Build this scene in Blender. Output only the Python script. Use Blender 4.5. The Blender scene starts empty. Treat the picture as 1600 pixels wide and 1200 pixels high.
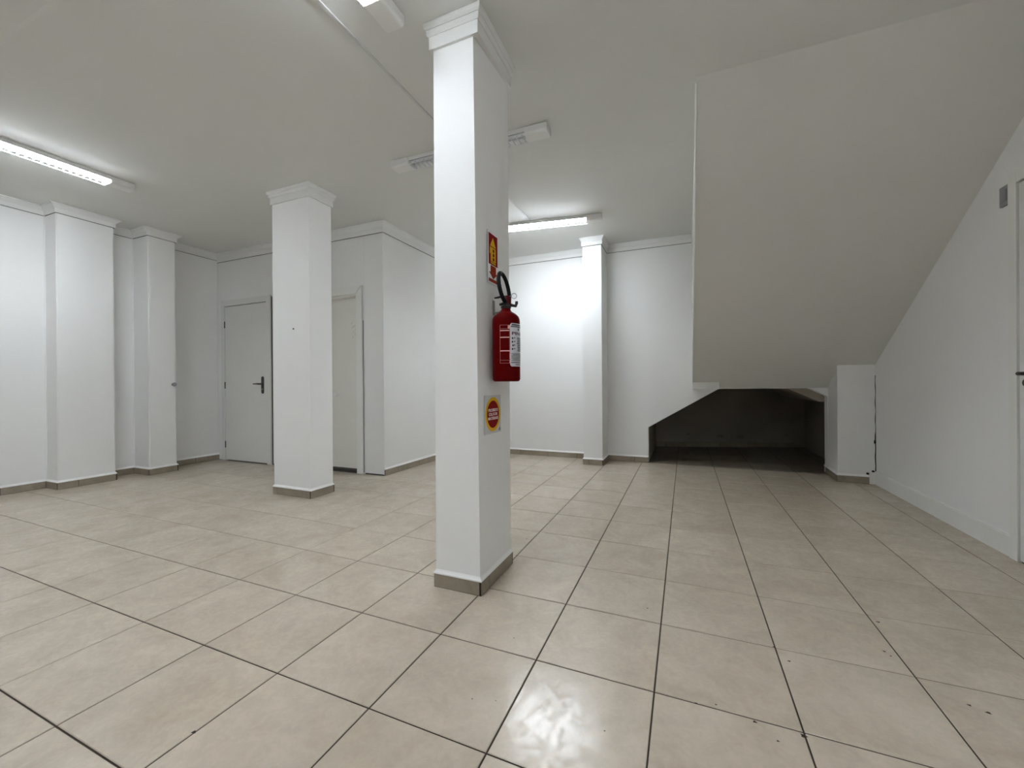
import bpy, bmesh, math, random
from mathutils import Vector, Matrix
random.seed(7)
S = bpy.context.scene
COL = S.collection

# ------------------------------------------------------------------ camera, world, exposure
def look_axes(yaw, pitch, roll):
    f = Vector((-math.sin(yaw)*math.cos(pitch), math.cos(yaw)*math.cos(pitch), math.sin(pitch)))
    r = Vector((math.cos(yaw), math.sin(yaw), 0))
    u = r.cross(f)
    return (math.cos(roll)*r + math.sin(roll)*u, -math.sin(roll)*r + math.cos(roll)*u, f)

cam_data = bpy.data.cameras.new('camera')
cam = bpy.data.objects.new('camera', cam_data)
COL.objects.link(cam)
cam_data.sensor_fit = 'HORIZONTAL'
cam_data.sensor_width = 36.0
cam_data.lens = 36.0*640.8/1600.0
cam_data.clip_start = 0.02
R_, U_, F_ = look_axes(0.399, -0.002, -0.0069)
M = Matrix((R_, U_, -F_)).transposed().to_4x4()
M.translation = Vector((0.512, -1.013, 1.022))
cam.matrix_world = M
S.camera = cam

world = bpy.data.worlds.new('world')
S.world = world
world.use_nodes = True
world.node_tree.nodes['Background'].inputs[0].default_value = (0.75, 0.85, 1.0, 1)
world.node_tree.nodes['Background'].inputs[1].default_value = 0.02
S.view_settings.view_transform = 'Standard'
S.view_settings.look = 'None'
S.view_settings.gamma = 1.0
S.view_settings.exposure = 2.08
S.cycles.diffuse_bounces = 8
S.view_settings.use_curve_mapping = False
TUBE_POWER = 50.0
TUBE_COLOUR = (0.86, 0.93, 1.0)

T = 0.413          # floor tile pitch
H = 2.825          # ceiling height
XL, XR = -5.43, 2.245
YF = -7.0          # wall behind the camera
YB = 2.635         # wall with the two doors
XS = -2.572        # short side wall
YD = 4.46          # far wall

# ------------------------------------------------------------------ materials
def new_mat(name):
    m = bpy.data.materials.new(name)
    m.use_nodes = True
    nt = m.node_tree
    return m, nt, nt.nodes['Principled BSDF']

def N(nt, kind, **kw):
    n = nt.nodes.new(kind)
    for k, v in kw.items():
        setattr(n, k, v)
    return n

def flat(name, col, rough=0.5, metal=0.0, spec=0.5):
    m, nt, b = new_mat(name)
    b.inputs['Base Color'].default_value = (*col, 1)
    b.inputs['Roughness'].default_value = rough
    b.inputs['Metallic'].default_value = metal
    b.inputs['Specular IOR Level'].default_value = spec
    return m

def paint(name, col, rough=0.55, bump=0.15, scale=260.0, var=0.03):
    m, nt, b = new_mat(name)
    tc = N(nt, 'ShaderNodeNewGeometry')
    n1 = N(nt, 'ShaderNodeTexNoise'); n1.inputs['Scale'].default_value = 1.3; n1.inputs['Detail'].default_value = 5
    n2 = N(nt, 'ShaderNodeTexNoise'); n2.inputs['Scale'].default_value = scale; n2.inputs['Detail'].default_value = 2
    n3 = N(nt, 'ShaderNodeTexNoise'); n3.inputs['Scale'].default_value = 9.0; n3.inputs['Detail'].default_value = 4
    for n in (n1, n2, n3):
        nt.links.new(tc.outputs['Position'], n.inputs['Vector'])
    r = N(nt, 'ShaderNodeValToRGB')
    r.color_ramp.elements[0].position = 0.3; r.color_ramp.elements[1].position = 0.7
    r.color_ramp.elements[0].color = (*[c*(1-var) for c in col], 1)
    r.color_ramp.elements[1].color = (*col, 1)
    nt.links.new(n1.outputs['Fac'], r.inputs['Fac'])
    nt.links.new(r.outputs['Color'], b.inputs['Base Color'])
    mx = N(nt, 'ShaderNodeMath', operation='MULTIPLY_ADD'); mx.inputs[1].default_value = 3.0
    nt.links.new(n3.outputs['Fac'], mx.inputs[0]); nt.links.new(n2.outputs['Fac'], mx.inputs[2])
    bp = N(nt, 'ShaderNodeBump'); bp.inputs['Strength'].default_value = bump; bp.inputs['Distance'].default_value = 0.004
    nt.links.new(mx.outputs[0], bp.inputs['Height'])
    nt.links.new(bp.outputs['Normal'], b.inputs['Normal'])
    b.inputs['Roughness'].default_value = rough
    b.inputs['Specular IOR Level'].default_value = 0.3
    return m

def tile_mat(name, c0, c1, r0, r1):
    """beige glazed ceramic: cloudy pattern, per-tile variation, gloss worn away in small patches"""
    m, nt, b = new_mat(name)
    g = N(nt, 'ShaderNodeNewGeometry')
    oi = N(nt, 'ShaderNodeObjectInfo')
    off = N(nt, 'ShaderNodeVectorMath', operation='MULTIPLY_ADD')
    off.inputs[1].default_value = (7, 13, 5)
    nt.links.new(oi.outputs['Random'], off.inputs[0]); nt.links.new(g.outputs['Position'], off.inputs[2])
    n1 = N(nt, 'ShaderNodeTexNoise'); n1.inputs['Scale'].default_value = 5.0; n1.inputs['Detail'].default_value = 8; n1.inputs['Roughness'].default_value = 0.62; n1.inputs['Distortion'].default_value = 0.6
    n2 = N(nt, 'ShaderNodeTexNoise'); n2.inputs['Scale'].default_value = 40.0; n2.inputs['Detail'].default_value = 6; n2.inputs['Roughness'].default_value = 0.7
    nt.links.new(off.outputs[0], n1.inputs['Vector']); nt.links.new(off.outputs[0], n2.inputs['Vector'])
    a = N(nt, 'ShaderNodeMath', operation='MULTIPLY_ADD'); a.inputs[1].default_value = 0.28
    nt.links.new(n2.outputs['Fac'], a.inputs[0]); nt.links.new(n1.outputs['Fac'], a.inputs[2])
    a2 = N(nt, 'ShaderNodeMath', operation='MULTIPLY_ADD'); a2.inputs[1].default_value = 0.12
    nt.links.new(oi.outputs['Random'], a2.inputs[0]); nt.links.new(a.outputs[0], a2.inputs[2])
    r = N(nt, 'ShaderNodeValToRGB')
    r.color_ramp.elements[0].position = 0.45; r.color_ramp.elements[1].position = 0.92
    r.color_ramp.elements[0].color = (*c0, 1); r.color_ramp.elements[1].color = (*c1, 1)
    nt.links.new(a2.outputs[0], r.inputs['Fac'])
    nt.links.new(r.outputs['Color'], b.inputs['Base Color'])
    n3 = N(nt, 'ShaderNodeTexNoise'); n3.inputs['Scale'].default_value = 26.0; n3.inputs['Detail'].default_value = 4; n3.inputs['Roughness'].default_value = 0.55; n3.inputs['Distortion'].default_value = 1.6
    nt.links.new(g.outputs['Position'], n3.inputs['Vector'])
    w = N(nt, 'ShaderNodeValToRGB'); w.color_ramp.elements[0].position = 0.51; w.color_ramp.elements[1].position = 0.525
    nt.links.new(n3.outputs['Fac'], w.inputs['Fac'])
    mr = N(nt, 'ShaderNodeMapRange'); mr.inputs['To Min'].default_value = 0.46; mr.inputs['To Max'].default_value = 0.16
    nt.links.new(w.outputs['Color'], mr.inputs['Value'])
    nt.links.new(mr.outputs['Result'], b.inputs['Specular IOR Level'])
    b.inputs['Roughness'].default_value = r0
    n4 = N(nt, 'ShaderNodeTexNoise'); n4.inputs['Scale'].default_value = 11.0; n4.inputs['Detail'].default_value = 2
    nt.links.new(g.outputs['Position'], n4.inputs['Vector'])
    bp = N(nt, 'ShaderNodeBump'); bp.inputs['Strength'].default_value = 0.12; bp.inputs['Distance'].default_value = 0.004
    nt.links.new(n4.outputs['Fac'], bp.inputs['Height']); nt.links.new(bp.outputs['Normal'], b.inputs['Normal'])
    return m

def emit(name, col, power):
    m, nt, b = new_mat(name)
    e = N(nt, 'ShaderNodeEmission')
    e.inputs['Color'].default_value = (*col, 1); e.inputs['Strength'].default_value = power
    nt.links.new(e.outputs[0], nt.nodes['Material Output'].inputs['Surface'])
    return m

M_WALL = paint('white_wall_paint', (0.80, 0.80, 0.79))
M_PILLAR = paint('pillar_paint', (0.87, 0.87, 0.865), bump=0.10)
M_CEIL = paint('ceiling_paint', (0.735, 0.742, 0.722), rough=0.8, bump=0.10)
M_SOFF = paint('soffit_paint', (0.70, 0.692, 0.662), rough=0.8, bump=0.12)
M_TRIM = paint('plaster_trim', (0.78, 0.78, 0.77), bump=0.05)
M_ALC = paint('alcove_plaster', (0.36, 0.315, 0.26), rough=0.85, bump=0.3, var=0.25)
M_PATCH = flat('dark_plaster_patch', (0.20, 0.17, 0.13), 0.9)
M_DOOR = paint('door_paint', (0.72, 0.72, 0.70), rough=0.4, bump=0.04)
M_DOOR2 = paint('cream_door_paint', (0.74, 0.73, 0.68), rough=0.4, bump=0.04)
M_WBASE = paint('white_baseboard_paint', (0.78, 0.78, 0.75), rough=0.4, bump=0.04)
M_TILE = tile_mat('beige_floor_tile', (0.42, 0.355, 0.28), (0.53, 0.462, 0.378), 0.215, 0.30)
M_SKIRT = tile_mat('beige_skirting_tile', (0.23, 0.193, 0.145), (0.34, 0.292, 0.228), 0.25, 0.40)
M_TILE_ALCOVE = tile_mat('dark_alcove_tile', (0.11, 0.09, 0.065), (0.17, 0.145, 0.11), 0.3, 0.5)  # darker tile colour for the floor inside the alcove
M_GROUT = paint('brown_grout', (0.035, 0.025, 0.018), rough=0.9, bump=0.2)
M_CAULK = flat('white_caulk', (0.85, 0.85, 0.84), 0.5)
M_DARK = flat('dark_gap', (0.03, 0.028, 0.025), 0.8)  # near-black that paints the shade inside gaps
M_METAL = flat('dark_handle_metal', (0.10, 0.095, 0.09), 0.35, 0.8)
M_STEEL = flat('steel', (0.42, 0.42, 0.42), 0.35, 1.0)
M_ZINC = flat('zinc_bracket', (0.30, 0.30, 0.29), 0.5, 0.5)
M_HOUSE = flat('lamp_housing', (0.80, 0.80, 0.79), 0.4)
M_REFL = flat('lamp_reflector', (0.75, 0.76, 0.78), 0.22, 0.9)
M_FIN = flat('louver_fin', (0.75, 0.75, 0.76), 0.3, 0.6)
M_TUBE = emit('lit_tube', TUBE_COLOUR, TUBE_POWER)
M_TUBE_REAR = emit('added_tube_rear', TUBE_COLOUR, TUBE_POWER*0.62)
M_TUBE_RIGHT = emit('added_tube_right', TUBE_COLOUR, TUBE_POWER*0.40)
M_TUBE_LEFT = emit('lit_tube_left', TUBE_COLOUR, TUBE_POWER*0.70)
M_TUBE_DIM = emit('added_tube_dim', TUBE_COLOUR, TUBE_POWER*0.22)
M_TUBE_MID = emit('lit_tube_middle', TUBE_COLOUR, TUBE_POWER*0.58)
M_TUBE_FAR = emit('lit_tube_far', TUBE_COLOUR, TUBE_POWER*1.02)
M_TUBE_OFF = flat('unlit_tube', (0.78, 0.80, 0.82), 0.25)
M_RED = flat('extinguisher_red', (0.095, 0.0005, 0.001), 0.5, 0.0, 0.04)
M_BLACK = flat('black_rubber', (0.005, 0.005, 0.006), 0.55, 0.0, 0.2)
M_BLACKP = flat('black_paint', (0.015, 0.013, 0.013), 0.35)
M_VALVE = flat('valve_red', (0.09, 0.006, 0.008), 0.5, 0.0, 0.15)
M_LABEL = flat('label_silver', (0.62, 0.62, 0.66), 0.35)
M_INK = flat('label_ink', (0.03, 0.03, 0.035), 0.5)
M_INKRED = flat('label_ink_purple', (0.10, 0.01, 0.05), 0.5)
M_PINK = flat('label_pink', (0.75, 0.42, 0.40), 0.5)
M_SRED = flat('sign_red', (0.22, 0.003, 0.005), 0.6, 0.0, 0.08)
M_SRED2 = flat('sign_orange_red', (0.32, 0.03, 0.008), 0.6, 0.0, 0.1)
M_SYEL = flat('sign_yellow', (0.70, 0.40, 0.015), 0.6, 0.0, 0.1)
M_SWHITE = flat('sign_white', (0.93, 0.92, 0.94), 0.45)
M_SGREY = flat('sign_silver', (0.60, 0.61, 0.63), 0.4)
M_SPINK = flat('sign_lettering', (0.95, 0.80, 0.80), 0.5)
M_BOX = flat('grey_plastic', (0.27, 0.27, 0.29), 0.5)
M_DUCT = flat('white_plastic_duct', (0.62, 0.62, 0.62), 0.45)

# ------------------------------------------------------------------ mesh helpers
def link(name, bm, mat, parent=None, smooth=None, bevel=0.0, seg=2):
    if bevel:
        es = [e for e in bm.edges if e.is_manifold and len(e.link_faces) == 2 and e.calc_face_angle(0) > 0.5]
        bmesh.ops.bevel(bm, geom=es, offset=bevel, segments=seg, affect='EDGES', clamp_overlap=True)
    bmesh.ops.recalc_face_normals(bm, faces=bm.faces)
    me = bpy.data.meshes.new(name)
    bm.to_mesh(me); bm.free()
    if mat:
        me.materials.append(mat)
    if smooth is not None:
        for p in me.polygons:
            p.use_smooth = True
        try:
            me.set_sharp_from_angle(angle=math.radians(smooth))
        except Exception:
            pass
    o = bpy.data.objects.new(name, me)
    COL.objects.link(o)
    if parent:
        o.parent = parent
    return o

def tag(o, label=None, cat=None, group=None, kind=None):
    if label: o['label'] = label
    if cat: o['category'] = cat
    if group: o['group'] = group
    if kind: o['kind'] = kind
    return o

def empty(name, loc=(0, 0, 0), rz=0.0):
    o = bpy.data.objects.new(name, None)
    o.empty_display_size = 0.1
    o.location = loc; o.rotation_euler = (0, 0, rz)
    COL.objects.link(o)
    return o

def box(bm, x0, x1, y0, y1, z0, z1):
    vs = [bm.verts.new((x, y, z)) for z in (z0, z1) for x, y in ((x0, y0), (x1, y0), (x1, y1), (x0, y1))]
    for f in ((0, 3, 2, 1), (4, 5, 6, 7), (0, 1, 5, 4), (1, 2, 6, 5), (2, 3, 7, 6), (3, 0, 4, 7)):
        bm.faces.new([vs[i] for i in f])
    return vs

def boxbm(*a):
    bm = bmesh.new(); box(bm, *a); return bm

def prism(bm, pts, axis, a, b):
    """polygon pts (2D) extruded along axis from a to b; axis 'z': (x,y); 'y': (x,z); 'x': (y,z)"""
    def P(p, t):
        return {'z': (p[0], p[1], t), 'y': (p[0], t, p[1]), 'x': (t, p[0], p[1])}[axis]
    lo = [bm.verts.new(P(p, a)) for p in pts]
    hi = [bm.verts.new(P(p, b)) for p in pts]
    n = len(pts)
    f1 = bm.faces.new(lo); f2 = bm.faces.new(hi[::-1])
    for i in range(n):
        bm.faces.new((lo[i], hi[i], hi[(i+1) % n], lo[(i+1) % n]))
    f1.normal_update(); f2.normal_update()
    big = [f for f in (f1, f2) if len(f.verts) > 4]
    if big: bmesh.ops.triangulate(bm, faces=big)
    return bm

def tube(bm, pts, r, n=10, closed=False, cap=True):
    pts = [Vector(p) for p in pts]
    rings = []
    m = len(pts)
    prev = None
    for i, p in enumerate(pts):
        if closed:
            t = (pts[(i+1) % m] - pts[i-1]).normalized()
        else:
            t = (pts[min(i+1, m-1)] - pts[max(i-1, 0)]).normalized()
        if prev is None:
            a = t.orthogonal().normalized()
        else:
            a = (prev - t*prev.dot(t)).normalized()
        prev = a
        b = t.cross(a)
        rr = r[i] if isinstance(r, (list, tuple)) else r
        rings.append([bm.verts.new(p + rr*(math.cos(k*2*math.pi/n)*a + math.sin(k*2*math.pi/n)*b)) for k in range(n)])
    cnt = m if closed else m-1
    for i in range(cnt):
        A, B = rings[i], rings[(i+1) % m]
        for k in range(n):
            bm.faces.new((A[k], A[(k+1) % n], B[(k+1) % n], B[k]))
    if cap and not closed:
        bm.faces.new(rings[0][::-1]); bm.faces.new(rings[-1])
    return bm

def lathe(bm, prof, n=40, c=(0, 0)):
    rings = []
    for r, z in prof:
        if r < 1e-6:
            rings.append([bm.verts.new((c[0], c[1], z))])
        else:
            rings.append([bm.verts.new((c[0]+r*math.cos(k*2*math.pi/n), c[1]+r*math.sin(k*2*math.pi/n), z)) for k in range(n)])
    for A, B in zip(rings, rings[1:]):
        for k in range(n):
            if len(A) == 1 and len(B) == 1: continue
            if len(A) == 1: bm.faces.new((A[0], B[(k+1) % n], B[k]))
            elif len(B) == 1: bm.faces.new((A[k], A[(k+1) % n], B[0]))
            else: bm.faces.new((A[k], A[(k+1) % n], B[(k+1) % n], B[k]))
    return bm

def sweep(bm, path, prof, closed=False):
    """prof: (out, z) pairs; 'out' is to the LEFT of the walking direction; mitred corners"""
    n = len(path)
    P = [Vector((p[0], p[1])) for p in path]
    rings = []
    for i in range(n):
        def nrm(a, b):
            d = (b-a).normalized(); return Vector((-d.y, d.x))
        if closed or 0 < i < n-1:
            n1 = nrm(P[i-1], P[i]); n2 = nrm(P[i], P[(i+1) % n])
            mm = (n1+n2).normalized(); k = 1.0/max(0.2, mm.dot(n1))
        else:
            mm = nrm(P[0], P[1]) if i == 0 else nrm(P[-2], P[-1]); k = 1.0
        rings.append([bm.verts.new((P[i].x+mm.x*k*o, P[i].y+mm.y*k*o, z)) for o, z in prof])
    m = len(prof)
    for i in range(n if closed else n-1):
        A, B = rings[i], rings[(i+1) % n]
        for k in range(m):
            bm.faces.new((A[k], A[(k+1) % m], B[(k+1) % m], B[k]))
    if not closed:
        bm.faces.new(rings[0]); bm.faces.new(rings[-1][::-1])
    return bm

def text_bm(s, size, width=None, height=None, align='CENTER', bold=0.0):
    """flat lettering as a mesh in the XY plane, fitted to width/height"""
    cu = bpy.data.curves.new('lettering', 'FONT')
    cu.body = s; cu.size = size; cu.align_x = align; cu.align_y = 'CENTER'; cu.resolution_u = 2; cu.offset = bold
    ob = bpy.data.objects.new('lettering', cu)
    COL.objects.link(ob)
    dg = bpy.context.evaluated_depsgraph_get()
    me = bpy.data.meshes.new_from_object(ob.evaluated_get(dg))
    bm = bmesh.new(); bm.from_mesh(me)
    bpy.data.objects.remove(ob); bpy.data.curves.remove(cu); bpy.data.meshes.remove(me)
    xs = [v.co.x for v in bm.verts]; ys = [v.co.y for v in bm.verts]
    cx, cy = (min(xs)+max(xs))/2, (min(ys)+max(ys))/2
    sx = width/(max(xs)-min(xs)) if width else 1
    sy = height/(max(ys)-min(ys)) if height else sx
    for v in bm.verts:
        v.co = ((v.co.x-cx)*sx, (v.co.y-cy)*sy, 0)
    return bm

# ------------------------------------------------------------------ structure: shell
def struct(o, label=None, cat=None):
    return tag(o, label, cat, kind='structure')

PIL1 = [(-5.43, 0.975), (-5.20, 0.975), (-5.20, 1.42), (-5.43, 1.42)]
PIL2 = [(-5.43, 1.69), (-5.125, 1.69), (-5.125, 1.965), (-5.43, 1.965)]
LEFT_PATH = [(XL, YF)] + PIL1 + PIL2 + [(XL, YB)]

bm = bmesh.new()
prism(bm, [(XL, YF)] + PIL1 + PIL2 + [(XL, YB), (XL-0.2, YB), (XL-0.2, YF)], 'z', 0, H)
struct(link('wall_left', bm, M_WALL, bevel=0.008), 'long white left wall with two shallow pilasters', 'wall')

# wall with two doors: openings cut by building it from blocks
D1 = (-5.255, -4.425, 2.095)     # leaf opening of door 1: x0, x1, top
D2 = (-3.66, -2.945, 2.06)
bm = bmesh.new()
Y2 = YB+0.16
for x0, x1, z0, z1 in ((XL-0.2, D1[0], 0, H), (D1[0], D1[1], D1[2], H), (D1[1], D2[0], 0, H), (D2[0], D2[1], D2[2], H), (D2[1], XS+0.0005, 0, H)):
    box(bm, x0, x1, YB, Y2, z0, z1)
wb = struct(link('wall_back', bm, M_WALL), 'white back wall holding the grey door and the recessed cream door', 'wall')
link('seam', boxbm(-2.8435, -2.8405, YB-0.0015, YB+0.003, 0.06, 2.71), M_TRIM, wb)
link('bottom_gap', boxbm(-2.84, XS-0.002, YB-0.002, YB+0.01, 0.0, 0.014), M_DARK, wb)
link('bottom_gap', boxbm(-4.345, -3.71, YB-0.002, YB+0.01, 0.0, 0.014), M_DARK, wb)

bm = boxbm(XS-0.15, XS, YB+0.159, YD+0.01, 0, H)
struct(link('wall_side', bm, M_WALL), 'white return wall running back beyond the recessed door', 'wall')

# far wall with the opening under the stairs
bm = bmesh.new()
OPEN = [(0.08, 0.0), (0.08, 0.448), (0.883, 0.937), (1.78, 0.943), (1.95, 0.855), (1.95, 0.0)]
WT = 0.12
fw_path = [(XS-0.15, 0), (0.08, 0), (0.08, 0.448), (0.883, 0.937), (1.78, 0.943), (1.95, 0.855), (1.95, 0), (XR+0.1, 0), (XR+0.1, H), (XS-0.15, H)]
prism(bm, fw_path, 'y', YD, YD+WT)
PILF = [(-0.663, YD), (-0.663, 4.07), (-0.428, 4.07), (-0.428, YD)]
prism(bm, PILF, 'z', 0, H)
wf = struct(link('wall_far', bm, M_WALL, bevel=0.006), 'brightly lit white far wall with a pilaster and a low stair opening', 'wall')
link('landing_lip', boxbm(0.598, 0.883, YD-0.105, YD+0.005, 0.937, 1.03), M_WALL, wf, bevel=0.004)
link('seam', boxbm(-1.2195, -1.2165, YD-0.0008, YD+0.003, 0.09, 1.262), M_TRIM, wf)
link('seam', boxbm(-2.3, -1.2195, YD-0.0008, YD+0.003, 1.259, 1.262), M_TRIM, wf)

bm = boxbm(XR, XR+0.15, YF, YD+2.2, 0, H)
wr = struct(link('wall_right', bm, M_WALL), 'dim white right wall beneath the sloping stair underside', 'wall')
bm = boxbm(XL-0.2, XR+0.15, YF-0.15, YF, 0, H)
struct(link('wall_front', bm, M_WALL), 'white wall at the front of the shop behind the viewpoint', 'wall')

# low alcove under the stairs
bm = bmesh.new()
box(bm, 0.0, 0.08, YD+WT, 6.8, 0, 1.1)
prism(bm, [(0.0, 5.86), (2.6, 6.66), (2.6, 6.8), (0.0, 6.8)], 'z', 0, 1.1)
box(bm, 2.20, XR-0.001, 4.632, 6.6, 0, 1.1)  # lining added over the right wall, shade put into its dark colour
wa = struct(link('wall_alcove', bm, M_ALC), 'dark plaster walls of the alcove under the stairs', 'wall')
for sx, sz, sw, sh in ((1.02, 0.17, 0.11, 0.045), (1.3, 0.16, 0.12, 0.07), (1.95, 0.19, 0.06, 0.02), (0.55, 0.2, 0.05, 0.03)):
    bm = bmesh.new()
    yy = 5.86+0.3077*sx
    lathe(bm, [(0, 0.0), (0.5, 0.0), (0.42, 0.5), (0, 0.6)], 9)
    for v in bm.verts:
        x, y, z = v.co
        k = 1+0.25*math.sin(5*math.atan2(y, x)+sx*9)
        v.co = (sx+x*k*sw, 5.86+0.3077*(sx+x*k*sw)-z*0.006, sz+y*k*sh)
    link('plaster_patch', bm, M_PATCH, wa)
bm = bmesh.new()
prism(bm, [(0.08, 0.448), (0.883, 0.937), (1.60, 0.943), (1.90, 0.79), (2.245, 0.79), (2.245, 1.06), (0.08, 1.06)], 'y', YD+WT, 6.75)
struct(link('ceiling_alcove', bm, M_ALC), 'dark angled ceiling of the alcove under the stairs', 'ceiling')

# sloping stair underside
SX0, SX1 = 0.585, 0.598
bm = bmesh.new()
ys, yt = 1.655, 4.46
def slope_z(y): return 2.825-0.6695*(y-1.655)
v = [bm.verts.new(p) for p in ((SX0, ys, H), (XR, ys, H), (XR, yt, H), (SX1, yt, H), (SX1, yt, slope_z(yt)), (XR, yt, slope_z(yt)))]
for f in ((0, 1, 2, 3), (0, 3, 4), (0, 4, 5, 1), (1, 5, 2), (2, 5, 4, 3)):
    bm.faces.new([v[i] for i in f])
st = struct(link('sloped_ceiling', bm, M_SOFF), 'large grey sloping underside of a staircase descending to the far wall', 'staircase')
bm = bmesh.new()
tube(bm, [(SX0-0.001, ys+0.02, H-0.02), (SX1-0.001, yt-0.1, slope_z(yt-0.1)+0.003)], 0.006, 6)
link('plaster_edge', bm, M_CAULK, st)

# right pilaster carrying the stairs
bm = bmesh.new()
prism(bm, [(1.938, 4.11), (XR, 4.11), (XR, 4.63), (1.962, 4.62)], 'z', 0, 1.1)
for vv in bm.verts:
    if vv.co.z > 1.0:
        vv.co.z = slope_z(vv.co.y)+0.004 if vv.co.y < 4.4 else 0.96
rp = struct(link('pillar', bm, M_WALL), 'low square white pier under the stair end in the right corner', 'pillar')

# ceiling
bm = boxbm(XL-0.2, XR+0.15, YF-0.15, YD+0.12, H, H+0.12)
ce = struct(link('ceiling', bm, M_CEIL), 'plain pale grey painted ceiling', 'ceiling')
bm = bmesh.new()
prism(bm, [(-0.20, H+0.01), (-0.20, H-0.002), (-0.13, H-0.005), (-0.08, H-0.005), (-0.06, H-0.002), (-0.06, H+0.01)], 'x', XL, -1.9)
link('ceiling_joint', bm, M_CEIL, ce)

# cornices
def cove(h, d):
    return [(0, H-h), (0.012, H-h), (0.013, H-0.62*h), (0.3*d, H-0.5*h), (0.62*d, H-0.28*h), (0.80*d, H-0.14*h), (d, H-0.12*h), (d, H+0.002), (0, H+0.002)]
bm = bmesh.new(); sweep(bm, LEFT_PATH[::-1], cove(0.085, 0.05))
struct(link('trim_1', bm, M_TRIM), 'white coved cornice along the left wall and its pilasters', 'cornice')
bm = bmesh.new(); sweep(bm, [(XS, YD), (XS, YB), (XL, YB)], cove(0.115, 0.045))
struct(link('trim_2', bm, M_TRIM), 'white coved cornice above the two doors and the return wall', 'cornice')
bm = bmesh.new(); sweep(bm, [(0.592, YD), (-0.428, YD), (-0.428, 4.07), (-0.663, 4.07), (-0.663, YD), (XS, YD)], cove(0.10, 0.036))
struct(link('trim_3', bm, M_TRIM), 'white coved cornice along the far wall around its pilaster', 'cornice')
# thin shadow line under each cornice, drawn as a dark strip
for i, (path, h) in enumerate(((LEFT_PATH[::-1], 0.085), ([(XS, YD), (XS, YB), (XL, YB)], 0.115), ([(0.592, YD), (-0.428, YD), (-0.428, 4.07), (-0.663, 4.07), (-0.663, YD), (XS, YD)], 0.10))):
    bm = bmesh.new(); sweep(bm, path, [(-0.002, H-h-0.004), (0.003, H-h-0.004), (0.003, H-h+0.001), (-0.002, H-h+0.001)])
    link('shadow_line', bm, M_GROUT, bpy.data.objects['trim_%d' % (i+1)])

# ------------------------------------------------------------------ floor: every tile an object
bm = boxbm(XL-0.2, XR+0.15, YF-0.15, 6.8, -0.06, -0.0025)
floor = struct(link('floor', bm, M_GROUT), 'beige glossy ceramic tile floor with dark brown joints', 'floor')
G = 0.0048
tile_cache = {}
def tile_mesh(w, d, mat):
    key = (round(w, 3), round(d, 3), mat.name)
    if key not in tile_cache:
        bm = boxbm(-w/2, w/2, -d/2, d/2, -0.008, 0.0)
        es = [e for e in bm.edges if all(v.co.z > -0.001 for v in e.verts)]
        bmesh.ops.bevel(bm, geom=es, offset=0.0018, segments=1, affect='EDGES')
        bmesh.ops.recalc_face_normals(bm, faces=bm.faces)
        me = bpy.data.meshes.new('tile'); bm.to_mesh(me); bm.free()
        me.materials.append(mat)
        tile_cache[key] = me
    return tile_cache[key]
regions = ((XL, XR, YF, YB), (XS, XR, YB, YD), (0.08, XR, YD, 6.55))
def seen(x, y):
    d = Vector((x, y, 0)) - M.translation
    z = d.dot(F_)
    if z < 0.15: return False
    return abs(d.dot(R_)/z) < 1.42 and d.dot(U_)/z > -1.20
rest = bmesh.new()
for a in range(-14, 6):
    for b in range(-11, 17):
        x0, x1, y0, y1 = a*T, (a+1)*T, b*T, (b+1)*T
        parts = []
        for r in regions:
            q = (max(x0, r[0]), min(x1, r[1]), max(y0, r[2]), min(y1, r[3]))
            if q[1]-q[0] > 0.012 and q[3]-q[2] > 0.012: parts.append(q)
        if not parts: continue
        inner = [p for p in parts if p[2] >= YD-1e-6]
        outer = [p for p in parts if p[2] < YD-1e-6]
        pieces = [(p, M_TILE_ALCOVE) for p in inner]
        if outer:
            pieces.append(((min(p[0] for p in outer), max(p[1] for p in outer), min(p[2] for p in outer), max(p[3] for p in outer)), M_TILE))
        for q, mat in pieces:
            if q[3] > 6.0 and q[2] > 5.86+0.3077*q[1]: continue
            w, d = q[1]-q[0]-G, q[3]-q[2]-G
            cx, cy = (q[0]+q[1])/2, (q[2]+q[3])/2
            if any(seen(x, y) for x in (q[0], cx, q[1]) for y in (q[2], cy, q[3])):
                o = bpy.data.objects.new('tile', tile_mesh(w, d, mat))
                COL.objects.link(o); o.parent = floor
                o.location = (cx, cy, random.uniform(-0.0004, 0.0))
                o.rotation_euler = (random.uniform(-1, 1)*0.0008, random.uniform(-1, 1)*0.0008, 0)
            else:
                box(rest, cx-w/2, cx+w/2, cy-d/2, cy+d/2, -0.008, 0)
o = link('floor_tiles', rest, M_TILE, floor); o['kind'] = 'stuff'
# chipped spots and dirt specks on the tiles
for (x, y, s) in ((-0.828, -0.268, .0075), (0.822, 0.398, .009), (1.26, 1.185, .008), (1.2, 0.955, .007), (0.539, 0.412, .0045), (0.597, 0.43, .004),
                  (0.70, 0.401, .006), (0.823, 0.829, .006), (1.33, 0.729, .006), (1.365, 0.711, .008), (-0.126, 0.501, .003), (0.289, 0.197, .003),
                  (-0.055, 0.179, .0025), (-0.129, 0.157, .003), (0.857, 0.756, .006), (1.21, 0.93, .005), (0.35, 0.93, .0045), (-0.45, 1.5, .006), (0.75, 0.35, .004)):
    bm = bmesh.new()
    lathe(bm, [(0, 0.0), (1, 0.0), (0.8, 0.25), (0, 0.3)], 8)
    ph = random.random()*6
    for vv in bm.verts:
        k = 1+0.35*math.sin(3*math.atan2(vv.co.y, vv.co.x)+ph)
        vv.co = (x+vv.co.x*k*s*0.95, y+vv.co.y*k*s*0.7, vv.co.z*0.002-0.0003)
    link('chip', bm, M_GROUT, floor)

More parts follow.
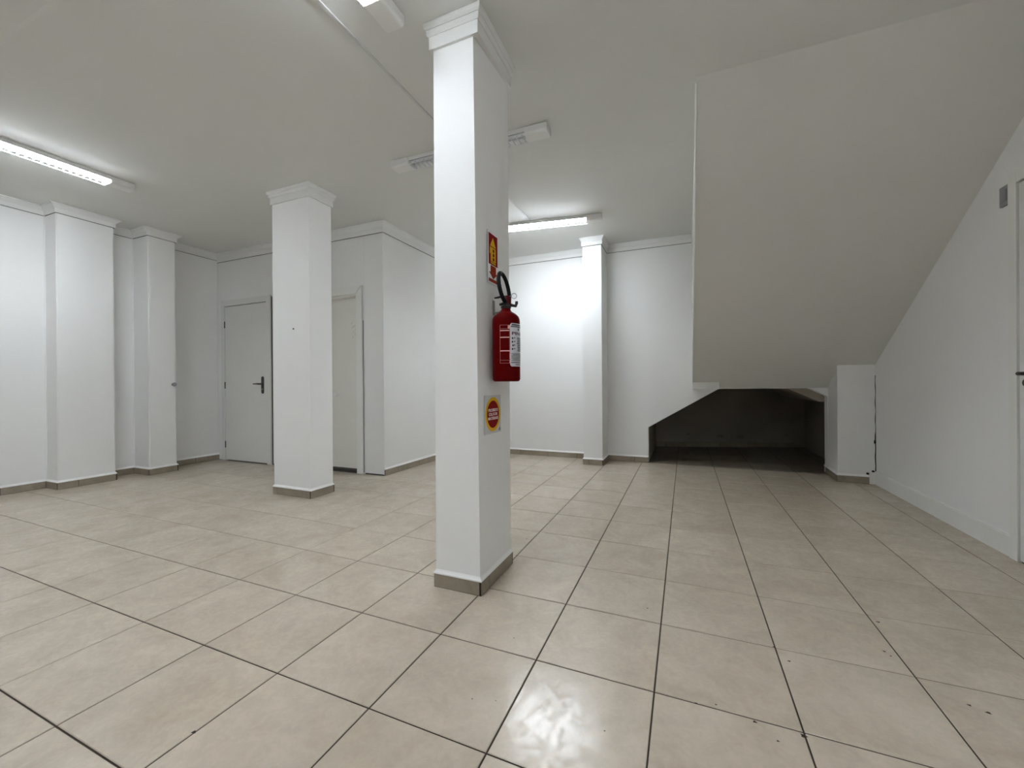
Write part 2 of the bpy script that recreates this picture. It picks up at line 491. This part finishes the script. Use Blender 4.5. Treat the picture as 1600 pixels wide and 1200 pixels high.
# ------------------------------------------------------------------ tiled skirting
def skirting(root, path, h=0.068, t=0.009, closed=False, first=T, skip=(), bead=True):
    """walks path with the room on the LEFT; each skirting tile is its own piece, white caulk bead on top"""
    n = len(path)
    segs = [(Vector(path[i]), Vector(path[(i+1) % n])) for i in range(n if closed else n-1)]
    for i, (a, b) in enumerate(segs):
        if i in skip: continue
        d = (b-a); L = d.length; d.normalize(); nr = Vector((-d.y, d.x))
        def turn(j, k):
            p = segs[j][1]-segs[j][0]; q = segs[k][1]-segs[k][0]
            return p.x*q.y-p.y*q.x
        s, e = 0.0, L
        if closed or i < n-2:
            tt = turn(i, (i+1) % len(segs))
            if tt < 0: e += t        # outer corner
            else: e -= 0.0
        if closed or i > 0:
            tt = turn(i-1, i)
            if tt > 0: s += t+0.001  # inner corner
        pos = s
        step = first
        while pos < e-0.004:
            q = min(pos+step, e)
            if e-q < 0.03: q = e
            bm = bmesh.new()
            pa, pb = a+d*(pos+0.0017), a+d*(q-0.0017)
            g = 0.0005
            pts = [pa+nr*g, pb+nr*g, pb+nr*t, pa+nr*t]
            dz = random.uniform(-0.0015, 0.0015)
            prism(bm, [(p.x, p.y) for p in pts], 'z', 0.0012, h+dz)
            link('tile', bm, M_SKIRT, root, bevel=0.0012, seg=1)
            pos = q; step = T
    bm = bmesh.new()
    if bead: sweep(bm, path, [(0.0, h-0.002), (t*0.55, h-0.002), (t+0.0015, h-0.001), (t+0.0015, h+0.005), (t*0.5, h+0.012), (0.0, h+0.02)], closed)
    if bead: link('caulk_bead', bm, M_CAULK, root)
    bm = bmesh.new()
    sweep(bm, path, [(0.0002, 0.0), (t-0.001, 0.0), (t-0.001, h-0.003), (0.0002, h-0.003)], closed)
    link('mortar', bm, M_GROUT, root)

bl = struct(empty('baseboard_left'), 'beige tile skirting along the left wall and its pilasters', 'baseboard')
skirting(bl, LEFT_PATH[::-1], first=0.30)
bs = struct(empty('baseboard_side'), 'beige tile skirting along the white return wall', 'baseboard')
skirting(bs, [(XS, YD), (XS, YB+0.001)], first=0.36)
bf = struct(empty('baseboard_far'), 'beige tile skirting along the bright far wall and its pilaster', 'baseboard')
skirting(bf, [(0.079, YD), (-0.428, YD), (-0.428, 4.07), (-0.663, 4.07), (-0.663, YD), (XS+0.01, YD)], first=0.17)
ba = struct(empty('baseboard_alcove'), 'dark tile skirting at the back of the stair alcove', 'baseboard')
skirting(ba, [(2.2, 5.86+0.3077*2.2), (0.081, 5.86+0.3077*0.081)], h=0.075, bead=False)
bp_ = struct(empty('baseboard_pier'), 'beige tile skirting around the low pier in the right corner', 'baseboard')
skirting(bp_, [(2.19, 4.11), (1.938, 4.11), (1.962, 4.62)], first=0.5)

# white wooden baseboard on the right wall, with its return by the pier
br = struct(link('baseboard_right', boxbm(XR-0.016, XR+0.001, 2.268, 4.109, 0.001, 0.118), M_WBASE, bevel=0.003), 'tall white painted baseboard along the right wall', 'baseboard')
link('top_bead', boxbm(XR-0.012, XR, 2.268, 4.109, 0.118, 0.126), M_WBASE, br, bevel=0.003)
link('end_block', boxbm(2.19, XR-0.016, 4.085, 4.109, 0.001, 0.118), M_WBASE, br, bevel=0.002)
for px, pz in ((2.178, 0.10), (XR-0.024, 0.125)):
    bm = bmesh.new(); tube(bm, [(px, 4.108, pz), (px, 4.098, pz)], 0.011, 8)
    link('screw_cap', bm, M_BLACK, br)
bm = bmesh.new()
pts = [(XR-0.003+0.002*math.sin(k*1.7), 4.107, 0.125+k*0.05) for k in range(20)]
tube(bm, pts, [0.0045 if k < 8 else 0.0015+0.0012*abs(math.sin(k*2.1)) for k in range(20)], 6)
ck = link('corner_crack', bm, M_GROUT, rp)
bm = bmesh.new(); lathe(bm, [(0, 0.40), (0.008, 0.402), (0.009, 0.42), (0.006, 0.435), (0, 0.437)], 8, (XR-0.008, 4.104))
link('plaster_hole', bm, M_BLACK, rp)

# ------------------------------------------------------------------ pillars
def make_pillar(name, label, x0, x1, y0, y1, cap_h, top_dx=(0, 0), first=0.4):
    root = empty(name, (0, 0, 0))
    tag(root, label, 'pillar', kind='thing')
    bm = bmesh.new()
    vs = box(bm, x0, x1, y0, y1, 0, H)
    vs[4].co.x += top_dx[0]; vs[5].co.x += top_dx[1]
    link('shaft', bm, M_PILLAR, root, bevel=0.007, seg=3, smooth=40)
    # walking clockwise keeps the outside on the left
    path = [(x0, y0), (x0, y1), (x1, y1), (x1, y0)]
    h = cap_h
    bm = bmesh.new()
    sweep(bm, path, [(-0.012, H-h), (0.013, H-h), (0.013, H-0.50*h), (-0.012, H-0.50*h)], True)
    link('capital_band', bm, M_TRIM, root, bevel=0.002)
    bm = bmesh.new()
    sweep(bm, path, [(-0.012, H-0.50*h), (0.016, H-0.50*h), (0.022, H-0.44*h), (0.023, H-0.27*h), (-0.012, H-0.27*h)], True)
    link('capital_moulding', bm, M_TRIM, root)
    bm = bmesh.new()
    sweep(bm, path, [(-0.012, H-0.26*h), (0.025, H-0.26*h), (0.032, H-0.20*h), (0.035, H-0.06*h), (0.032, H), (-0.012, H)], True)
    link('capital_moulding', bm, M_TRIM, root)
    skirting(root, path, closed=True, first=first)
    return root

p1 = make_pillar('pillar', 'tall white square pillar carrying the red fire extinguisher and two signs', -0.652, -0.402, 0.745, 1.122, 0.127, (0.006, -0.020), 0.295)
p2 = make_pillar('pillar', 'wide white pillar standing in front of the two doors', -3.05, -2.582, 1.668, 1.92, 0.118, (0, 0), 0.42)

bm = bmesh.new()
tube(bm, [(-2.78, 1.672, 1.532), (-2.78, 1.662, 1.532)], [0.006, 0.008], 10)
tag(link('nail', bm, M_METAL), 'tiny dark nail head in the front face of the wide pillar', 'nail')
bm = bmesh.new()
tube(bm, [(-5.127, 1.93, 1.035), (-5.11, 1.93, 1.035), (-5.095, 1.93, 1.035), (-5.092, 1.93, 1.035)], [0.017, 0.017, 0.024, 0.02], 14)
tag(link('wall_bumper', bm, M_BOX, smooth=40), 'small grey round bumper on the edge of the second left pilaster', 'bumper')

# ------------------------------------------------------------------ doors
def cyl_between(bm, a, b, r, n=12): tube(bm, [a, b], r, n)

def lever(parent, x, y, z, dirx, mat):
    """lever handle on a plane facing -y"""
    bm = bmesh.new()
    pts = [(x+0.021*math.cos(t), z+0.075+0.021*math.sin(t)) for t in [k*math.pi/8 for k in range(9)]] + \
          [(x+0.021*math.cos(t), z-0.105+0.021*math.sin(t)) for t in [math.pi+k*math.pi/8 for k in range(9)]]
    prism(bm, pts, 'y', y-0.010, y+0.001)
    h = link('handle', bm, mat, parent, bevel=0.002)
    bm = bmesh.new()
    tube(bm, [(x, y-0.008, z), (x, y-0.045, z), (x+dirx*0.008, y-0.052, z), (x+dirx*0.05, y-0.054, z+0.002), (x+dirx*0.115, y-0.050, z)], [0.011, 0.011, 0.012, 0.010, 0.008], 10)
    link('lever', bm, mat, h, smooth=50)
    bm = bmesh.new()
    tube(bm, [(x, y-0.009, z-0.07), (x, y-0.014, z-0.07)], 0.009, 12)
    link('keyhole', bm, M_STEEL, h)

# door 1: grey flush door
d1 = struct(empty('door_1'), 'closed pale grey flush door with dark lever handle', 'door')
x0, x1, zt = D1
for nm, a in (('casing', (x0-0.062, x0+0.004, YB-0.028, YB+0.05, 0.001, zt+0.075)), ('casing', (x1-0.004, x1+0.07, YB-0.028, YB+0.05, 0.001, zt+0.075)), ('casing', (x0+0.005, x1-0.005, YB-0.028, YB+0.05, zt-0.004, zt+0.075))):
    link(nm, boxbm(*a), M_DOOR, d1, bevel=0.004)
leaf = link('leaf', boxbm(x0+0.009, x1-0.009, YB-0.020, YB+0.018, 0.014, zt-0.012), M_DOOR, d1, bevel=0.003)
for z in (0.22, 1.02, 1.84):
    bm = bmesh.new(); tube(bm, [(x0+0.006, YB-0.026, z-0.045), (x0+0.006, YB-0.026, z+0.045)], 0.007, 8)
    link('hinge', bm, M_METAL, leaf)
lever(leaf, -4.505, YB-0.020, 1.035, -1, M_METAL)
link('shadow_gap', boxbm(x1+0.070, x1+0.076, YB-0.010, YB+0.004, 0.001, zt+0.06), M_DARK, d1)  # dark strip drawn as the shade between casing and wall
link('gap_backing', boxbm(x0+0.004, x1-0.004, YB+0.02, YB+0.05, 0.0, zt-0.004), M_DARK, d1)  # dark sheet behind the leaf for the shade in its gaps

# door 2: cream leaf set back in its opening
d2 = struct(empty('door_2'), 'cream door set back in a white frame beside the wide pillar', 'door')
x0, x1, zt = D2
def mitred(side):
    bm = bmesh.new(); w = 0.085
    if side == 'r': pts = [(x1-0.003, 0.001), (x1+w, 0.001), (x1+w, zt+w), (x1-0.003, zt-0.003)]
    elif side == 'l': pts = [(x0+0.003, 0.001), (x0-w, 0.001), (x0-w, zt+w), (x0+0.003, zt-0.003)]
    else: pts = [(x0+0.005, zt-0.003), (x1-0.006, zt-0.003), (x1+w-0.006, zt+w+0.001), (x0-w+0.004, zt+w+0.001)]
    prism(bm, pts, 'y', YB-0.024, YB+0.004)
    return bm
for s in 'rlt':
    link('casing', mitred(s), M_WBASE, d2, bevel=0.003)
bm = bmesh.new()
box(bm, x0+0.001, x0+0.022, YB, Y2, 0.001, zt-0.001); box(bm, x1-0.022, x1-0.001, YB, Y2, 0.001, zt-0.001); box(bm, x0+0.022, x1-0.022, YB, Y2, zt-0.022, zt-0.001)
link('jamb', bm, M_DOOR2, d2)
leaf2 = link('leaf', boxbm(x0+0.024, x1-0.024, YB+0.075, YB+0.11, 0.045, zt-0.024), M_DOOR2, d2, bevel=0.003)
link('kick_strip', boxbm(x0+0.024, x1-0.024, YB+0.070, YB+0.112, 0.034, 0.046), M_WBASE, leaf2)
link('gap_strip', boxbm(x0+0.022, x1-0.022, YB+0.02, YB+0.155, 0.0, 0.030), M_DARK, d2)  # dark strip under the leaf in place of the shade there
bm = bmesh.new(); tube(bm, [(-3.33, YB+0.076, 0.90), (-3.33, YB+0.055, 0.90), (-3.33, YB+0.045, 0.90), (-3.33, YB+0.030, 0.90)], [0.012, 0.012, 0.026, 0.022], 16)
link('knob', bm, M_HOUSE, leaf2, smooth=40)
bm = bmesh.new()
for k, (dx, dz) in enumerate(((0, 0.05), (0.03, 0.06), (0.05, 0.03), (0.01, 0), (0.04, -0.02), (0.0, -0.05), (0.06, -0.05), (0.07, 0.07), (-0.01, 0.09))):
    tube(bm, [(-3.10+dx, YB+0.0752, 1.62+dz*1.2), (-3.085+dx, YB+0.0745, 1.645+dz*1.2), (-3.075+dx, YB+0.0752, 1.63+dz*1.2)], 0.0035, 5)
link('glue_residue', bm, M_DOOR, leaf2)
link('casing_gap', boxbm(x1+0.0855, x1+0.088, YB-0.006, YB+0.003, 0.02, 1.75), M_DARK, d2)

# door 3 on the right wall, only its near edge is in view
d3 = struct(empty('door_3'), 'white door at the right edge with a black lever', 'door')
yc = 2.262
for a in ((XR-0.022, XR+0.001, yc-0.062, yc, 0.001, 2.19), (XR-0.022, XR+0.001, yc-0.97, yc-0.908, 0.001, 2.19), (XR-0.022, XR+0.001, yc-0.907, yc-0.063, 2.125, 2.19)):
    link('casing', boxbm(*a), M_WBASE, d3, bevel=0.003)
lf3 = link('leaf', boxbm(XR-0.014, XR+0.001, yc-0.90, yc-0.070, 0.012, 2.115), M_DOOR, d3, bevel=0.002)
link('gap_backing', boxbm(XR-0.003, XR+0.001, yc-0.907, yc-0.0625, 0.001, 2.124), M_DARK, d3)  # dark sheet standing in for shade around the leaf
bm = bmesh.new()
hx = XR-0.014
tube(bm, [(hx+0.001, 2.13, 1.055), (hx-0.035, 2.13, 1.055), (hx-0.042, 2.124, 1.055), (hx-0.042, 2.08, 1.055), (hx-0.038, 2.02, 1.055)], [0.011, 0.011, 0.011, 0.010, 0.009], 10)
link('handle', bm, M_BLACKP, lf3, smooth=50)
bm = bmesh.new(); tube(bm, [(hx+0.001, 2.135, 1.005), (hx-0.012, 2.135, 1.005)], [0.022, 0.018], 16)
link('keyhole', bm, M_METAL, lf3)

# ------------------------------------------------------------------ things on walls and ceiling
wbx = link('wall_box', boxbm(XR-0.014, XR+0.0005, 2.268, 2.345, 2.035, 2.15), M_BOX, bevel=0.006, seg=3)
tag(wbx, 'small grey plastic box high on the dim right wall by the door', 'wall box')
link('cover', boxbm(XR-0.018, XR-0.0135, 2.285, 2.328, 2.06, 2.125), M_BOX, wbx, bevel=0.003)

cd = empty('cable_duct'); tag(cd, 'thin white cable duct running straight along the ceiling past the pillar', 'cable duct')
for a, b in ((-4.2, -2.2), (-2.2, -0.2), (-0.2, 1.8), (1.8, 3.33)):
    link('duct_length', boxbm(-1.070, -1.054, a+0.001, b-0.001, H-0.008, H+0.001), M_DUCT, cd, bevel=0.002)

def tube_lamp(label, cx, cy, rz, lit, L=1.31, mat=None):
    root = empty('ceiling_lamp', (cx, cy, H), rz)
    tag(root, label, 'ceiling lamp', 'louvered tube lamps on the ceiling')
    W, E = 0.112, 0.165
    bm = bmesh.new()
    # shallow tray with sloped sides, closed on top
    prism(bm, [(-W/2+0.012, 0.0), (W/2-0.012, 0.0), (W/2, -0.0365), (W/2-0.004, -0.038), (W/2-0.016, -0.008), (-W/2+0.016, -0.008), (-W/2+0.004, -0.038), (-W/2, -0.0365)], 'x', -L/2, L/2)
    link('housing', bm, M_HOUSE, root)
    for s in (-1, 1):
        bm = bmesh.new()
        a, b = s*(L/2-E), s*L/2
        prism(bm, [(-W/2, -0.006), (W/2, -0.006), (W/2, -0.048), (W/2-0.012, -0.062), (-W/2+0.012, -0.062), (-W/2, -0.048)], 'x', min(a, b), max(a, b))
        link('end_cap', bm, M_HOUSE, root, bevel=0.003)
    bm = bmesh.new()
    prism(bm, [(-W/2+0.018, -0.0095), (0, -0.020), (W/2-0.018, -0.0095), (W/2-0.018, -0.0085), (-W/2+0.018, -0.0085)], 'x', -L/2+E+0.001, L/2-E-0.001)
    link('reflector', bm, M_REFL, root)
    for y in (-0.024, 0.024):
        bm = bmesh.new()
        tube(bm, [(-L/2+E, y, -0.036), (L/2-E, y, -0.036)], 0.0125, 10)
        link('tube', bm, (mat or M_TUBE) if lit else M_TUBE_OFF, root, smooth=60)
    nf = 24
    me = None
    for k in range(nf):
        x = -L/2+E+(k+0.5)*(L-2*E)/nf
        if me is None:
            bm = bmesh.new()
            prism(bm, [(-W/2+0.005, -0.046), (W/2-0.005, -0.046), (W/2-0.010, -0.064), (-W/2+0.010, -0.064)], 'x', -0.0008, 0.0008)
            o = link('fin', bm, M_FIN, root); me = o.data
        else:
            o = bpy.data.objects.new('fin', me); COL.objects.link(o); o.parent = root
        o.location.x = x
    for s in (-1, 1):
        bm = boxbm(-L/2+E, L/2-E, s*(W/2-0.009)-0.0012, s*(W/2-0.009)+0.0012, -0.066, -0.062)
        link('side_rail', bm, M_FIN, root)
    return root

tube_lamp('lit tube lamp above the left wall, at the left edge of the photo', -4.06, 0.41, math.pi/2, True, mat=M_TUBE_LEFT)
tube_lamp('lit tube lamp directly in front of the pillar capital, at the top edge', -0.795, -0.02, math.pi/2, True, mat=M_TUBE_MID)
tube_lamp('unlit louvered tube lamp crossing behind the extinguisher pillar', -1.01, 1.725, math.radians(1.0), False)
tube_lamp('lit tube lamp near the far wall, right of the extinguisher pillar', -0.945, 3.33, math.radians(8), True, mat=M_TUBE_FAR)
for where, cx, cy in (('left side of the shop, first row behind the viewpoint', -4.06, -2.4), ('middle of the shop, first row behind the viewpoint', -0.795, -2.7),  # lamps added out of view to fill in light, positions guessed
                      ('right side of the shop, first row behind the viewpoint', 1.5, -1.15), ('left side of the shop, second row behind the viewpoint', -4.06, -4.9),
                      ('middle of the shop, second row behind the viewpoint', -0.795, -5.2), ('right side of the shop, second row behind the viewpoint', 1.25, -5.4)):
    tube_lamp('added lit tube lamp, out of view, on the '+where, cx, cy, math.pi/2, True, mat=M_TUBE_RIGHT if 'right side of the shop, first' in where else M_TUBE_DIM if 'left side of the shop, first' in where else M_TUBE_REAR)

# ------------------------------------------------------------------ fire extinguisher
EX, EY = -0.317, 0.882
ER = 0.0695
ext = empty('fire_extinguisher', (EX, EY, 1.031))
tag(ext, 'red fire extinguisher with black hose hung on the square pillar', 'fire extinguisher')
bm = bmesh.new()
prof = [(0, 0.004), (0.05, 0.002), (0.060, 0.0), (0.066, 0.004), (ER, 0.012), (ER, 0.300), (0.0685, 0.312), (0.064, 0.324), (0.055, 0.334), (0.044, 0.342), (0.030, 0.350), (0.024, 0.358), (0.021, 0.372), (0, 0.372)]
lathe(bm, prof, 56)
body = link('cylinder', bm, M_RED, ext, smooth=35)
bm = bmesh.new()
lathe(bm, [(0, 0.366), (0.024, 0.366), (0.026, 0.370), (0.026, 0.378), (0.018, 0.382), (0.016, 0.395), (0, 0.395)], 20)
link('neck_collar', bm, M_BLACKP, ext, smooth=35)
bm = bmesh.new()
lathe(bm, [(0, 0.384), (0.0165, 0.384), (0.019, 0.392), (0.020, 0.410), (0.017, 0.424), (0.012, 0.434), (0, 0.436)], 20, (0.002, 0.012))
valve = link('valve', bm, M_VALVE, ext, smooth=35)
rr = Vector((R_.x, R_.y, 0)).normalized(); dd = Vector((F_.x, F_.y, 0)).normalized()
e_ = Vector((0, 0, 0))
def loc(sx, sz, dep=0.0):      # local point: metres across the label side, up, and towards the back of the pillar
    return Vector((0.875*sx-0.40*dep, 0.40*sx+0.90*dep, sz))
# carry handle (fixed, lower) and squeeze lever (upper)
bm = bmesh.new()
tube(bm, [(-0.030, -0.014, 0.386), (-0.014, -0.006, 0.392), (0.0, 0.010, 0.392), (0.024, 0.030, 0.386), (0.036, 0.040, 0.384), (0.040, 0.044, 0.398), (0.040, 0.044, 0.408)], [0.006, 0.008, 0.009, 0.008, 0.008, 0.008, 0.007], 8)
link('carry_handle', bm, M_BLACKP, ext, smooth=50)
bm = bmesh.new()
tube(bm, [(0.004, 0.012, 0.428), (-0.020, -0.008, 0.428), (-0.036, -0.024, 0.421), (-0.048, -0.034, 0.418)], [0.007, 0.006, 0.005, 0.004], 8)
link('squeeze_lever', bm, M_BLACKP, ext, smooth=50)
# safety pin ring, facing the viewer
c = Vector((0.028, 0.040, 0.436)); a1 = rr; a2 = Vector((0, 0, 1))
bm = bmesh.new()
tube(bm, [c+0.0135*(math.cos(t)*a1+math.sin(t)*a2) for t in [k*2*math.pi/24 for k in range(24)]], 0.0021, 6, closed=True)
pin = link('safety_pin', bm, M_STEEL, ext, smooth=60)
bm = bmesh.new(); tube(bm, [(0.0, 0.012, 0.430), tuple(c-0.0135*a1)], 0.0018, 6)
link('pin_shaft', bm, M_STEEL, pin)
# hose: a tall narrow loop rising from the valve and turning back into it
hz = Vector((0, 0, 1))
side = (dd*0.955+rr*0.30).normalized()
cen = Vector((-0.010, 0.001, 0.470))
bm = bmesh.new(); pts = []
for k in range(33):
    t = math.radians(-72+k*(324/32))
    p = cen + side*(0.076*math.cos(t)) + (hz*0.995 - rr*0.16)*(0.076*math.sin(t))
    pts.append(p)
# start at the valve, end at its clip
lo = Vector((0.002, 0.010, 0.405))
pts = [lo] + pts + [lo + Vector((-0.012, -0.004, 0.0))]
tube(bm, pts, 0.0102, 12)
link('hose', bm, M_BLACK, ext, smooth=60)
# label wrapped around the side that faces away from the pillar
def on_cyl(bm, ang0, z0, dr):
    """bend flat mesh (x = arc length, y = height) round the cylinder"""
    for v in bm.verts:
        a = ang0 + v.co.x/ER
        r = ER+dr+v.co.z
        v.co = (r*math.cos(a), r*math.sin(a), z0+v.co.y)
def patch(w, h, nx=14, rc=0.0, t=0.0004):
    bm = bmesh.new()
    cols = []
    for i in range(nx+1):
        x = -w/2+w*i/nx
        c_ = 0.0
        if rc:
            ed = min(x+w/2, w/2-x)
            if ed < rc: c_ = rc-math.sqrt(max(0, rc*rc-(rc-ed)**2))
        cols.append([bm.verts.new((x, s*(h/2-c_), z)) for s in (-1, 1) for z in (0, t)])
    for A, B in zip(cols, cols[1:]):
        bm.faces.new((A[1], B[1], B[3], A[3])); bm.faces.new((A[0], A[2], B[2], B[0]))
        bm.faces.new((A[0], B[0], B[1], A[1])); bm.faces.new((A[2], A[3], B[3], B[2]))
    bm.faces.new((cols[0][0], cols[0][1], cols[0][3], cols[0][2])); bm.faces.new((cols[-1][0], cols[-1][2], cols[-1][3], cols[-1][1]))
    return bm
LA = math.radians(2)           # centre direction of the main label
LW, LH, LZ = 0.128, 0.212, 0.179
bm = patch(LW, LH, 20, 0.008); on_cyl(bm, LA, LZ, 0.0003)
lab = link('label', bm, M_LABEL, ext, smooth=40)
bmI = bmesh.new()
def add(bm_src, dst):
    me = bpy.data.meshes.new('tmp'); bm_src.to_mesh(me); bm_src.free(); dst.from_mesh(me); bpy.data.meshes.remove(me)
def ink(x, y, w, h, dst):
    b = patch(w, h, max(2, int(w/0.005)), 0, 0.0002)
    for v in b.verts: v.co.x += x; v.co.y += y
    add(b, dst)
ink(0, 0.098, 0.112, 0.006, bmI); ink(0, 0.0895, 0.120, 0.005, bmI)
# drop shaped emblem
b = bmesh.new()
pts = [(0.0065*math.sin(t)*(1 if math.cos(t) > -0.2 else 1), -0.0065*math.cos(t)) for t in [k*2*math.pi/16 for k in range(16)]]
pts = [(x*(1.0 if y < 0.002 else 0.55), y*(1.0 if y < 0 else 1.5)) for x, y in pts]
vs = [b.verts.new((x-0.012, y+0.077, 0.0003)) for x, y in pts]; b.faces.new(vs); add(b, bmI)
rng = random.Random(3)
for k in range(8):
    y = 0.034-k*0.0088
    if k % 2 == 0:
        ink(-0.052+rng.random()*0.003, y-0.002, 0.008, 0.009, bmI); ink(-0.040, y, 0.007, 0.005, bmI)
    ink(0.015+rng.random()*0.004, y, 0.084-rng.random()*0.012, 0.0048, bmI)
for k in range(11):
    ink(0.0, -0.042-k*0.0037, 0.116-rng.random()*0.02*(k % 3 == 2), 0.0017, bmI)
ink(0, -0.087, 0.122, 0.0035, bmI); ink(0, -0.097, 0.07, 0.003, bmI)
on_cyl(bmI, LA, LZ, 0.0011)
link('label_print', bmI, M_INK, lab)
bm = text_bm('PINGO', 0.02, 0.110, 0.016, bold=0.0006)
bmesh.ops.triangulate(bm, faces=bm.faces)
bmesh.ops.subdivide_edges(bm, edges=[e for e in bm.edges if e.calc_length() > 0.004], cuts=2)
bmesh.ops.triangulate(bm, faces=bm.faces)
for v in bm.verts: v.co.y += 0.056
on_cyl(bm, LA, LZ, 0.0014)
link('brand_lettering', bm, M_INKRED, lab)
# secondary table of outlined boxes printed on the red body
bmP = bmesh.new()
w2 = 0.048
for y in (0.073, 0.040, -0.026): ink(0, y, w2, 0.0046, bmP)
for y in (0.1, 0.082, -0.072, -0.086): ink(0, y, w2, 0.0007, bmP)
for x in (-w2/2, w2/2-0.001): ink(x, 0.007, 0.0008, 0.187, bmP)
ink(w2/2-0.002, 0.090, 0.014, 0.016, bmP); ink(w2/2+0.003, -0.028, 0.007, 0.012, bmP); ink(w2/2+0.003, -0.052, 0.007, 0.026, bmP); ink(w2/2+0.003, -0.079, 0.007, 0.016, bmP)
on_cyl(bmP, math.radians(-72), 0.175, 0.0004)
link('instruction_print', bmP, M_PINK, ext)

# wall bracket: plate on the pillar and hook under the neck
bk = link('bracket', boxbm(-0.4015, -0.396, 0.902, 0.920, 1.375, 1.450), M_ZINC, bevel=0.001)
tag(bk, 'small grey metal bracket on the pillar behind the extinguisher neck', 'bracket')
bm = bmesh.new()
tube(bm, [(-0.397, 0.912, 1.386), (-0.365, 0.905, 1.386), (-0.344, 0.897, 1.396)], 0.0045, 8)
link('hook', bm, M_ZINC, bk)

# ------------------------------------------------------------------ signs on the right-hand face of the square pillar
XF = -0.4015
def on_face(bm, y0, z0, off):
    for v in bm.verts:
        x, y, z = v.co
        v.co = (XF+off+z, y0+x, z0+y)
    return bm
def flat_poly(pts, t=0.0004):
    bm = bmesh.new()
    prism(bm, pts, 'z', 0, t)
    return bm
def rect(x0, x1, y0, y1): return [(x0, y0), (x1, y0), (x1, y1), (x0, y1)]
def piece(name, pts, mat, parent, y0, z0, off, t=0.0004):
    return link(name, on_face(flat_poly(pts, t), y0, z0, off), mat, parent)

SY, SZ = 0.909, 1.666
sg = piece('sign', rect(-0.0625, 0.0625, -0.1335, 0.1335), M_SGREY, None, SY, SZ, 0.0, 0.0016)
piece('white_border', rect(-0.0605, 0.0605, -0.1315, 0.1315), M_SWHITE, sg, SY, SZ, 0.0016)
tag(sg, 'tall red and yellow fire extinguisher sign above the extinguisher', 'sign')
piece('red_panel', rect(-0.053, 0.053, -0.035, 0.124), M_SRED, sg, SY, SZ, 0.002)
yl = [rect(-0.030, 0.030, -0.018, 0.058), [(-0.034, 0.062), (0.030, 0.062), (0.0, 0.110)]]
bm = bmesh.new()
prism(bm, rect(-0.030, 0.030, -0.028, 0.055), 'z', 0, 0.0004)
prism(bm, [(-0.036, 0.060), (0.032, 0.060), (-0.002, 0.108)], 'z', 0, 0.0004)
prism(bm, rect(-0.040, -0.032, 0.02, 0.055), 'z', 0, 0.0004)
link('pictogram', on_face(bm, SY, SZ, 0.0024), M_SYEL, sg)
bm = bmesh.new()
for y in (0.040, 0.018, -0.004): prism(bm, rect(-0.006, 0.012, y-0.008, y+0.008), 'z', 0, 0.0004)
prism(bm, rect(-0.030, 0.030, -0.021, -0.018), 'z', 0, 0.0004)
link('pictogram_detail', on_face(bm, SY, SZ, 0.0028), M_SRED, sg)
piece('down_arrow', [(-0.032, -0.038), (0.034, -0.038), (0.034, -0.074), (0.050, -0.074), (0.0, -0.106), (-0.050, -0.074), (-0.032, -0.074)], M_SRED2, sg, SY, SZ, 0.002)
piece('red_band', rect(-0.053, 0.053, -0.124, -0.107), M_SRED2, sg, SY, SZ, 0.002)

QY, QZ = 0.895, 0.863
s2 = piece('sign', rect(-0.096, 0.096, -0.098, 0.098), M_SGREY, None, QY, QZ, 0.0, 0.002)
tag(s2, 'square silver sign with a red disc in a yellow ring below the extinguisher', 'sign')
def circ(r, n=48): return [(r*math.cos(k*2*math.pi/n), r*math.sin(k*2*math.pi/n)) for k in range(n)]
bm = flat_poly(circ(0.088)); link('yellow_ring', on_face(bm, QY, QZ, 0.002), M_SYEL, s2)
bm = flat_poly(circ(0.070)); link('red_disc', on_face(bm, QY, QZ, 0.0024), M_SRED, s2)
for s, z, w in (('PROIBIDO', 0.0215, 0.112), ('COLOCAR', 0.0005, 0.104), ('MATERIAIS', -0.0205, 0.118)):
    bm = text_bm(s, 0.02, w, 0.0158, bold=0.0005)
    for v in bm.verts: v.co.y += z
    link('lettering', on_face(bm, QY, QZ, 0.0031), M_SPINK, s2)
bm = bmesh.new()
prism(bm, rect(0.066, 0.092, -0.090, -0.078), 'z', 0, 0.0004); prism(bm, [(0.074, -0.078), (0.086, -0.078), (0.080, -0.066)], 'z', 0, 0.0004)
link('maker_mark', on_face(bm, QY, QZ, 0.002), M_BOX, s2)
